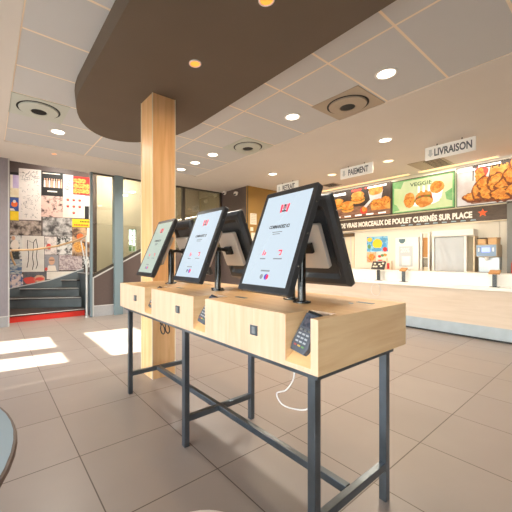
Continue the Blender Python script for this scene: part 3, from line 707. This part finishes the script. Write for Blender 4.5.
# upright shelving next to it
sr=thing('shelf_rack',(6.85,2.46,.935),'narrow white upright rack with a wood board and black grille between machines','rack')
for y in (2.38,2.51): MB().box(6.76,6.80,y,y+.03,.935,1.69).build('upright','white',sr); 
MB().box(6.81,6.83,2.41,2.51,1.22,1.60).build('board','orange',sr); 
for i in range(8): MB().box(6.80,6.81,2.41,2.51,1.03+i*.022,1.04+i*.022).build('grille_bar','black',sr)
MB().box(6.81,6.84,2.41,2.51,.935,1.215).build('back_panel','ecru',sr)
MB().box(6.76,6.86,2.38,2.54,1.685,1.70).build('top_bar','white',sr)
# covered cabinet
cc=thing('display_cabinet',(6.85,2.05,.935),'white display cabinet draped with a grey cover, left of the coffee machine','cabinet')
MB().box(6.74,7.02,1.69,2.33,1.60,1.715).build('header','white',cc,.004)
for y in (1.79,2.295): MB().box(6.74,6.78,y,y+.035,.935,1.595).build('post','white',cc)
MB().box(6.80,7.02,1.69,1.71,.935,1.595).build('side_panel','metal_tan',cc)
MB().box(6.78,6.80,1.71,2.33,.935,.97).build('base','metal_tan',cc); MB().box(6.99,7.02,1.71,2.33,.935,1.595).build('back_panel','ecru',cc)
cv=MB(); nu,nv=22,16; vs=[]
for j in range(nv+1):
    for i in range(nu+1):
        u=i/nu; v=j/nv; y=2.29-u*.46; z=.945+v*.65
        d=.012*math.sin(u*18+v*3)*(1-v)+.03*math.exp(-((u-.12-.5*(1-v))**2)*90)*(1-abs(v-.5))
        vs.append((6.765-d,y,z))
cv.add(vs,[(j*(nu+1)+i,j*(nu+1)+i+1,(j+1)*(nu+1)+i+1,(j+1)*(nu+1)+i) for j in range(nv) for i in range(nu)])
o=cv.build('cover','cooler_cover',cc,smooth=True); o.modifiers.new('thick','SOLIDIFY').thickness=.004
# coffee machine
cm=thing('coffee_machine',(6.7,1.49,.935),'silver coffee machine with a blue control screen on the back counter','machine')
MB().box(6.62,6.95,1.35,1.63,1.22,1.43).build('head','metal_tan',cm,.008)
MB().box(6.78,6.95,1.35,1.63,.955,1.22).build('body','steel_light',cm,.006)
MB().box(6.605,6.622,1.36,1.62,1.23,1.42).build('control_panel','machine_blue',cm,.004)
MB().box(6.60,6.607,1.435,1.545,1.30,1.38).build('display','lcd_blue',cm)
for y in (1.385,1.575): MB().box(6.600,6.607,y,y+.018,1.31,1.375).build('button','white',cm)
MB().cyl((6.66,1.49,1.22),(6.66,1.49,1.16),.03,.022).build('spout','white',cm,smooth=True)
MB().box(6.62,6.80,1.36,1.62,.935,.965).build('drip_tray','black',cm,.004)
for y0,y1 in ((1.50,1.62),(1.36,1.48)):
    h=MB().box(6.68,6.90,y0,y1,1.43,1.53).build('hopper','hopper',cm,.012); MB().box(6.67,6.91,y0-.005,y1+.005,1.53,1.545).build('lid','black' if y0>1.4 else 'hopper',h)
# small things near machines
def bottle(x,y,z,r,h,mat,label):
    t=thing('bottle',(x,y,z),label,'bottle')
    MB().rev([(r,0),(r,h*.6),(r*.4,h*.78),(r*.4,h*.92)],(x,y,z),16).build('body',mat,t,smooth=True)
    MB().rev([(r*.45,0),(r*.4,h*.1)],(x,y,z+h*.92),12).build('cap','red_item',t)
bottle(6.75,1.30-.13,.935,.03,.30,'red_item','red squeeze bottle standing by the dark corner post')
def carton(x,y,z,w_,h,label,ma,mb_):
    t=thing('food_carton',(x,y,z),label,'carton','cartons on the back counter')
    MB().prism([(-w_*.4,0),(w_*.4,0),(w_*.5,h),(-w_*.5,h)],(x,y,z),-Y,Z,X,-.04,.04).build('body',ma,t)
    MB().prism([(-w_*.2,.2*h),(w_*.2,.2*h),(w_*.25,.8*h),(-w_*.25,.8*h)],(x,y,z),-Y,Z,X,-.043,-.04).build('print',mb_,t)
carton(6.68,3.10,.935,.11,.20,'tan and red carton leaning next to the ice cream machine','ecru','red_item')
carton(6.70,3.19,.935,.07,.26,'slim tall carton with a red mark behind the tan one','ecru','coral')
tr=thing('serving_tray',(6.66,3.22,.935),'red serving tray lying on the back counter beneath the cartons','tray'); 
MB().box(6.585,6.64,3.05,3.36,.935,.945).build('base','red_item',tr); MB().box(6.583,6.642,3.045,3.05,.935,.955).build('rim','red_item',tr)
# tablets on the counter ledge
def stand(y,label,mat,kind):
    z=.775; x=5.93
    t=thing('payment_stand',(x,y,z),label,'payment stand','payment stands on the counter')
    MB().box(x-.05,x+.05,y-.055,y+.055,z,z+.008).build('base_plate','pole',t,.003)
    MB().box(x-.02,x+.02,y-.025,y+.025,z+.008,.975).build('post','pole',t,.004)
    if kind==0:
        U=-Y; V=(Z*.88+X*.47).normalized(); N=V.cross(U)
        tb=MB().ob((x-.0,y,1.06),U,V,N,.125,.085,-.012,.012).build('tablet',mat,t,.005)
        k=MB()
        for i,(u,v) in enumerate(((-.07,.03),(-.03,-.03),(.02,.02),(.06,-.02),(.08,.04),(-.08,-.03))): k.ob(Vector((x,y,1.06))+U*u+V*v,U,V,N,.02,.015,-.0135,-.012)
        k.build('sticker','ecru',tb)
    else:
        U=-Y; V=(Z*.45+X*.89).normalized(); N=V.cross(U)
        tb=MB().ob((x,y,.995),U,V,N,.055 if kind==1 else .065,.05,-.012,.012).build('tablet',mat,t,.005)
        MB().cyl((x,y,.97),(x,y,.99),.03).build('neck','pole',t)
stand(2.95,'black payment tablet covered in pale stickers on a counter stand','black',0)
stand(2.50,'low orange payment terminal on a stand below the ice cream machine','orange',1)
stand(1.235,'tilted orange payment terminal on a stand below the coffee machine','orange',2)
t=MB(); t.tube([(5.745,2.91+.09*math.cos(a),.612+.115*math.sin(a)) for a in [PI/2+2*PI*i/20 for i in range(20)]],.003,6)
tag(t.build('cable_loop','cable'),'thin pale cable loop hanging on the wooden counter front','cable')

# notices on the ochre wall
for x0,x1,z0,z1,l in ((5.06,5.27,2.02,2.29,'printed white notice on the ochre wall'),(5.07,5.16,1.86,1.95,'small white card under the printed notice on the ochre wall'),(5.10,5.34,1.60,1.82,'lower cream notice on the ochre wall, partly behind the nearest kiosk')):
    o=MB().box(x0,x1,5.634,5.639,z0,z1).build('wall_notice','poster_paper'); tag(o,l,'notice','notices on the ochre wall')
    k=MB()
    for i in range(max(2,int((z1-z0)/.04))): k.box(x0+.03,x1-.03,5.632,5.634,z1-.03-i*.04,z1-.024-i*.04)
    k.build('print','ink_grey',o)

# ------------------------------------------------------------------ kiosk table
ZT,ZB=.977,.766
tb=thing('kiosk_table',(1.33,1.78,0),'long pale birch kiosk table on a dark steel frame, holding six screens','table')
XF,XB=.97,1.70
U0=[.706,1.424,2.142]
for i,y in enumerate(U0):
    ye=y+.7175
    b=MB()
    b.prism([(XF,y),(XB,y),(XB,ye),(XF,ye)],(0,0,0),X,Y,Z,ZB,.786)
    b.prism([(XF,.786),(1.145,.786),(1.145,.905)],(0,0,0),X,Z,Y,y+.030,y+.162)
    plan=[(XF,y),(XB,y),(XB,ye),(XF,ye),(XF,y+.159),(1.14,y+.159),(1.14,y+.034),(XF,y+.034)]
    b.prism(plan,(0,0,0),X,Y,Z,.786,ZT)
    # front faces use upright grain, everything else lengthwise grain with reflected warmth coloured in
    o=b.build('body',['wood_h','wood_v','wood_end'],tb)
    for pgn in o.data.polygons:
        if pgn.normal.x<-.9: pgn.material_index=1
        if abs(pgn.normal.y)>.9: pgn.material_index=2
    lp=MB().box(XF-.006,XF,y+.325,y+.37,.854,.899).build('lock_plate','steel',o); MB().box(XF-.009,XF-.006,y+.335,y+.355,.862,.892).build('latch','steel_light',lp)
    for xa,ya in ((1.155,y+.63),(1.515,y+.08)):
        MB().box(xa,xa+.028,ya,ya+.085,ZT,ZT+.0015).build('cable_slot','steel',o)
    MB().rev([(.012,0),(.012,.0015)],(1.46,y+.16,ZT),16).build('grommet','steel',o)
LEG=.036
legs=[]
for y in (.738,1.728,2.705):
    for x in (.995,1.56):
        MB().box(x,x+LEG,y,y+LEG,0,ZB-.02).build('leg','steel',tb,.002)
fr=MB()
for x in (.985,1.56): fr.box(x,x+LEG,.72,2.80,ZB-.022,ZB)
for y in (.72,2.764): fr.box(.985+LEG,1.56,y,y+LEG,ZB-.022,ZB)
fr.build('top_frame','steel',tb)
for y in (.738,1.728,2.705): MB().box(.995+LEG,1.56,y+.003,y+LEG-.003,.155,.192).build('cross_bar','steel',tb,.002)
MB().box(1.262,1.298,.738+LEG,1.731,.155,.192).build('stretcher','steel',tb,.002)
MB().box(1.262,1.298,1.728+LEG,2.708,.155,.192).build('stretcher','steel',tb,.002)

# payment terminals in the notches
def terminal(y0,label):
    V=Vector((.080,-.03,.165)).normalized(); U=(-Y+V*V.y).normalized(); N=U.cross(V)
    C=Vector((1.032,y0+.106,.909))
    t=thing('payment_terminal',(1.0,y0+.1,.815),label,'payment terminal','card terminals set in the table notches')
    body=MB().prism([(-.036,-.092),(.036,-.092),(.044,-.062),(.040,.0),(.034,.074),(-.034,.074),(-.040,0),(-.044,-.062)],C,U,V,N,-.03,.0).build('body','term',t,.004)
    MB().ob(C+V*.040,U,V,N,.026,.026,.0,.0015).build('display','term_lcd',t)
    for r in range(5):
        for c_ in range(3):
            m='keys' if r<4 else ('red_key','yellow_key','green')[c_]
            if r==0: m='steel_light'
            MB().ob(C+U*(-.020+.020*c_)+V*(.002-.0165*r-.002),U,V,N,.0062,.0036,0,.003).build('key',m,t)
    MB().prism([(-.034,.066),(.034,.066),(.031,.086),(-.031,.086)],C,U,V,N,-.05,-.004).build('printer_head','black',t,.004)
terminal(U0[0],'grey card terminal leaning in the table notch at the near corner')
terminal(U0[1],'grey card terminal in the notch below the middle kiosk screen')
terminal(U0[2],'grey card terminal in the notch below the farthest kiosk screen, by the pillar')

# ------------------------------------------------------------------ kiosks
def kiosk(base, C, psi, a, label, front=True, lit='screen'):
    bx,by=base; C=Vector(C)
    d=Vector((math.cos(psi),math.sin(psi),0)); UP=d*math.sin(a)+Z*math.cos(a); U=Vector((d.y,-d.x,0)); N=U.cross(UP)
    t=thing('ordering_kiosk',(bx,by,ZT),label,'kiosk','self-order kiosks on the table')
    MB().rev([(.046,0),(.046,.006),(.022,.010)],(bx,by,ZT+.0006),28).build('base_plate','pole',t,smooth=True)
    MB().cyl((bx,by,ZT+.008),(bx,by,1.255),.0205,n=20).build('pole','pole',t,smooth=True)
    hw,hh=.172,.262
    h=MB()
    out=rrect(hw,hh,.012); k=len(out)
    ring=[(out,0),(out,-.030),(rrect(hw-.022,hh-.022,.012),-.044),(rrect(hw-.045,hh-.05,.02),-.044),(rrect(hw-.062,hh-.075,.02),-.028)]
    vs=[]; fs=[]
    for pts,n in ring: vs += [C+U*p_+UP*q+N*n for p_,q in pts]
    fs.append(tuple(range(k)))
    for j in range(len(ring)-1):
        for i in range(k): fs.append((j*k+(i+1)%k,j*k+i,(j+1)*k+i,(j+1)*k+(i+1)%k))
    j=len(ring)-1; fs.append(tuple(range(j*k+k-1,j*k-1,-1)))
    h.add(vs,fs); ho=h.build('housing','housing',t,.0025)
    sx=.148; sy0,sy1=-.232,.234
    MB().ob(C+UP*.001,U,UP,N,hw-.004,hh-.004,.0,.0012).build('bezel','black',ho)
    sc=MB().ob(C+UP*(sy0+sy1)/2,U,UP,N,sx,(sy1-sy0)/2,.0012,.0022).build('display',lit,t)
    def q(mb,u0,v0,u1,v1,m=0,sk=0): mb.prism([(u0,v0),(u1,v0),(u1+sk,v1),(u0+sk,v1)],C,U,UP,N,.0022,.0027,m)
    lg=MB()
    q(lg,-.025,.135,-.014,.178,0,-.004); q(lg,.014,.135,.025,.178,0,.004); q(lg,-.012,.152,-.008,.178,0,-.001); q(lg,.008,.152,.012,.178,0,.001)
    lg.prism(ellipse(.008,.015,16,0,0,.161),C,U,UP,N,.0022,.0028,2); lg.prism(ellipse(.007,.005,12,0,0,.172),C,U,UP,N,.0028,.0032,1)
    q(lg,-.013,.138,.013,.146,1); 
    lg.build('logo',['ink_red','ink_black','ink_grey'],sc)
    text_mesh('heading','COMMANDEZ ICI','ink_black',sc,C+UP*.060,U,UP,N,.135,.018,.0026,.045)
    tx=MB()
    q(tx,-.035,.030,.030,.034); q(tx,-.030,.020,.020,.024); q(tx,-.068,-.105,-.030,-.100); q(tx,.025,-.105,.080,-.100)
    tx.build('caption','ink_grey',sc)
    ic=MB(); q(ic,-.060,-.085,-.054,-.060,0,.004); q(ic,-.048,-.085,-.040,-.070,0,.004); q(ic,.045,-.066,.068,-.060); q(ic,.055,-.085,.066,-.080); q(ic,.062,-.085,.067,-.062)
    ic.build('icon','ink_red',sc)
    pay=MB(); q(pay,-.035,-.165,.025,-.158,0); pay.prism(ellipse(.010,.012,14,0,-.020,-.190),C,U,UP,N,.0022,.0027,0); pay.prism(ellipse(.013,.014,14,0,.012,-.190),C,U,UP,N,.0022,.0027,1); pay.prism(ellipse(.008,.012,14,0,.020,-.190),C,U,UP,N,.0027,.0031,2)
    pay.build('payment_badge',['ink_grey','ink_blue','ink_red'],sc)
    # mini computer box on the back, bracket, arm
    MB().ob(C,U,UP,N,.055,.055,-.060,-.024).build('spacer','black',ho)
    MB().prism(rrect(.100,.128,.012),C,U,UP,N,-.088,-.060).build('computer_box','pcbox',t,.003)
    MB().ob(C,U,UP,N,.035,.03,-.110,-.088).build('bracket','black',t,.004)
    p0=C+N*(-.105); p1=Vector((bx,by,1.262))
    MB().tube([p0,p0*.4+p1*.6+Z*.01,p1],.013,10).build('arm','black',t,smooth=True)
    MB().sphere((bx,by,1.262),.024,12).build('joint','black',t,smooth=True)
    for s in (-1,1):
        for v in (.17,.02,-.13):
            MB().cyl(C+U*s*hw+UP*v+N*(-.013),C+U*s*(hw+.003)+UP*v+N*(-.013),.004,n=10).build('screw','screw',ho)
M['screen_pale']=pm('lit_screen_pale',(40,42,42),.10,emit=(196,210,196),es=.98)
kiosk((1.285,1.035),(1.068,1.010,1.297),-.07,.380,'black self-order kiosk with lit screen, nearest of the three facing the windows')
kiosk((1.29,1.775),(1.114,1.755,1.297),-.02,.392,'black self-order kiosk with lit screen, middle one of the three facing the windows')
kiosk((1.29,2.49),(1.145,2.490,1.297),-.04,.415,'black self-order kiosk with pale greenish screen, beside the wooden pillar',lit='screen_pale')
kiosk((1.340,1.150),(1.500,1.097,1.300),PI,.415,'back of the kiosk facing the counter, directly behind the nearest screen')
kiosk((1.350,1.865),(1.500,1.805,1.300),PI,.415,'back of the kiosk facing the counter, behind the middle screen')
kiosk((1.350,2.580),(1.505,2.460,1.300),PI,.415,'dark back of the kiosk facing the counter, behind the farthest screen')

# cables under the table
def smooth_path(pts,n=8):
    pts=[Vector(p) for p in pts]; out=[]
    for i in range(len(pts)-1):
        p0=pts[max(i-1,0)];p1=pts[i];p2=pts[i+1];p3=pts[min(i+2,len(pts)-1)]
        for k in range(n):
            t=k/n; out.append(.5*((2*p1)+(p2-p0)*t+(2*p0-5*p1+4*p2-p3)*t*t+(3*p1-p0-3*p2+p3)*t**3))
    return out+[pts[-1]]
tag(MB().tube(smooth_path([(1.02,.86,.756),(1.02,.865,.70),(1.02,.905,.64),(1.02,.96,.605),(1.02,.93,.57),(1.02,.86,.575),(1.02,.79,.605),(1.02,.775,.68),(1.02,.775,.745)]),.0030,8).build('white_cable','cable',smooth=True),
    'thin pale cable looping down under the near end of the table','cable')
tag(MB().tube(smooth_path([(1.1,2.26,.764),(1.1,2.24,.72)]+[(1.1+.004*i-.04,2.215+.055*math.cos(a),.660+.042*math.sin(a)) for i,a in enumerate([PI/2+2*PI*i/10 for i in range(19)])]+[(1.1,2.2,.72),(1.1,2.19,.764)],4),.0045,6).build('black_cable','cable_black',smooth=True),
    'coiled dark cable hanging under the table in front of the pillar','cable')

# ------------------------------------------------------------------ round table at the left edge, white stool at the bottom edge
rt=thing('round_table',(-.533,1.0,0),'round cafe table with a sky reflection coloured into its top and a dark rim, cut by the frame','table')
MB().rev([(.575,0),(.588,.002),(.588,.004)],(-.533,1.0,.747),64).build('tabletop','tabletop',rt,smooth=True)
MB().rev([(.565,0),(.585,.002),(.597,.009),(.594,.017),(.588,.018)],(-.533,1.0,.732),64).build('rim','rim',rt,smooth=True)
MB().rev([(.24,0),(.24,.012),(.06,.03),(.035,.06),(.035,.732)],(-.533,1.0,0),32).build('pedestal','steel',rt,smooth=True)
so=thing('stool',(.43,.655,0),'white round stool, only the edge of its seat showing at the bottom','stool')
MB().rev([(.10,0),(.165,.01),(.175,.03),(.165,.05),(.12,.058)],(.43,.655,.392),36).build('seat','white',so,smooth=True)
for a in (.6,2.2,3.8,5.3): MB().cyl((.43+.10*math.cos(a),.655+.10*math.sin(a),.395),(.43+.15*math.cos(a),.655+.15*math.sin(a),0),.013,.010).build('leg','wood_v',so)

# ------------------------------------------------------------------ light
wd=bpy.data.worlds.new('sky'); S.world=wd; wd.use_nodes=True; nt=wd.node_tree
bg=nt.nodes['Background']
sk=nt.nodes.new('ShaderNodeTexSky'); sk.sky_type='NISHITA'; sk.sun_disc=False; sk.sun_elevation=math.radians(37); sk.sun_rotation=math.radians(-98)
hs=nt.nodes.new('ShaderNodeHueSaturation'); hs.inputs['Saturation'].default_value=.7
nt.links.new(sk.outputs[0],hs.inputs['Color']); nt.links.new(hs.outputs[0],bg.inputs['Color']); bg.inputs['Strength'].default_value=1.45
sun=bpy.data.lights.new('sun','SUN'); sun.energy=36; sun.angle=math.radians(.6); sun.color=(1,.93,.82)
so_=bpy.data.objects.new('sun',sun); COL.objects.link(so_); so_.location=(-6,1,6)
so_.rotation_euler=Vector((1,-.15,-.75)).to_track_quat('-Z','Y').to_euler()
for y,e in ((1.7,17),(4.0,17)):
    l=bpy.data.lights.new('cove_lamp','AREA'); l.shape='RECTANGLE'; l.size=.2; l.size_y=1.7; l.energy=e; l.color=(1,.89,.74)
    o=bpy.data.objects.new('cove_lamp',l); COL.objects.link(o); o.location=(6.86,y,ZC-.03)
for x,y,e in ((1.1,7.4,8),(2.5,7.2,24),(4.0,7.2,2.5)):
    lamp_obj('stairwell_fill',(x,y,3.55),e,(1,.95,.86),.4)  # fill lights added to brighten the stairwell, no fixtures there

# ------------------------------------------------------------------ camera
cd=bpy.data.cameras.new('camera'); cam=bpy.data.objects.new('camera',cd); COL.objects.link(cam)
cam.location=(0,0,1.207); cam.rotation_euler=(PI/2,0,-.65387)
cd.sensor_width=36; cd.lens=311.71/512*36; cd.shift_x=(256-225.9)/512; cd.shift_y=(257.75-256)/512; cd.clip_start=.05
S.camera=cam
S.cycles.use_denoising=True
S.cycles.max_bounces=10; S.cycles.transparent_max_bounces=12; S.cycles.sample_clamp_indirect=8
S.view_settings.view_transform='Standard'; S.view_settings.look='None'; S.view_settings.gamma=1; S.view_settings.exposure=0
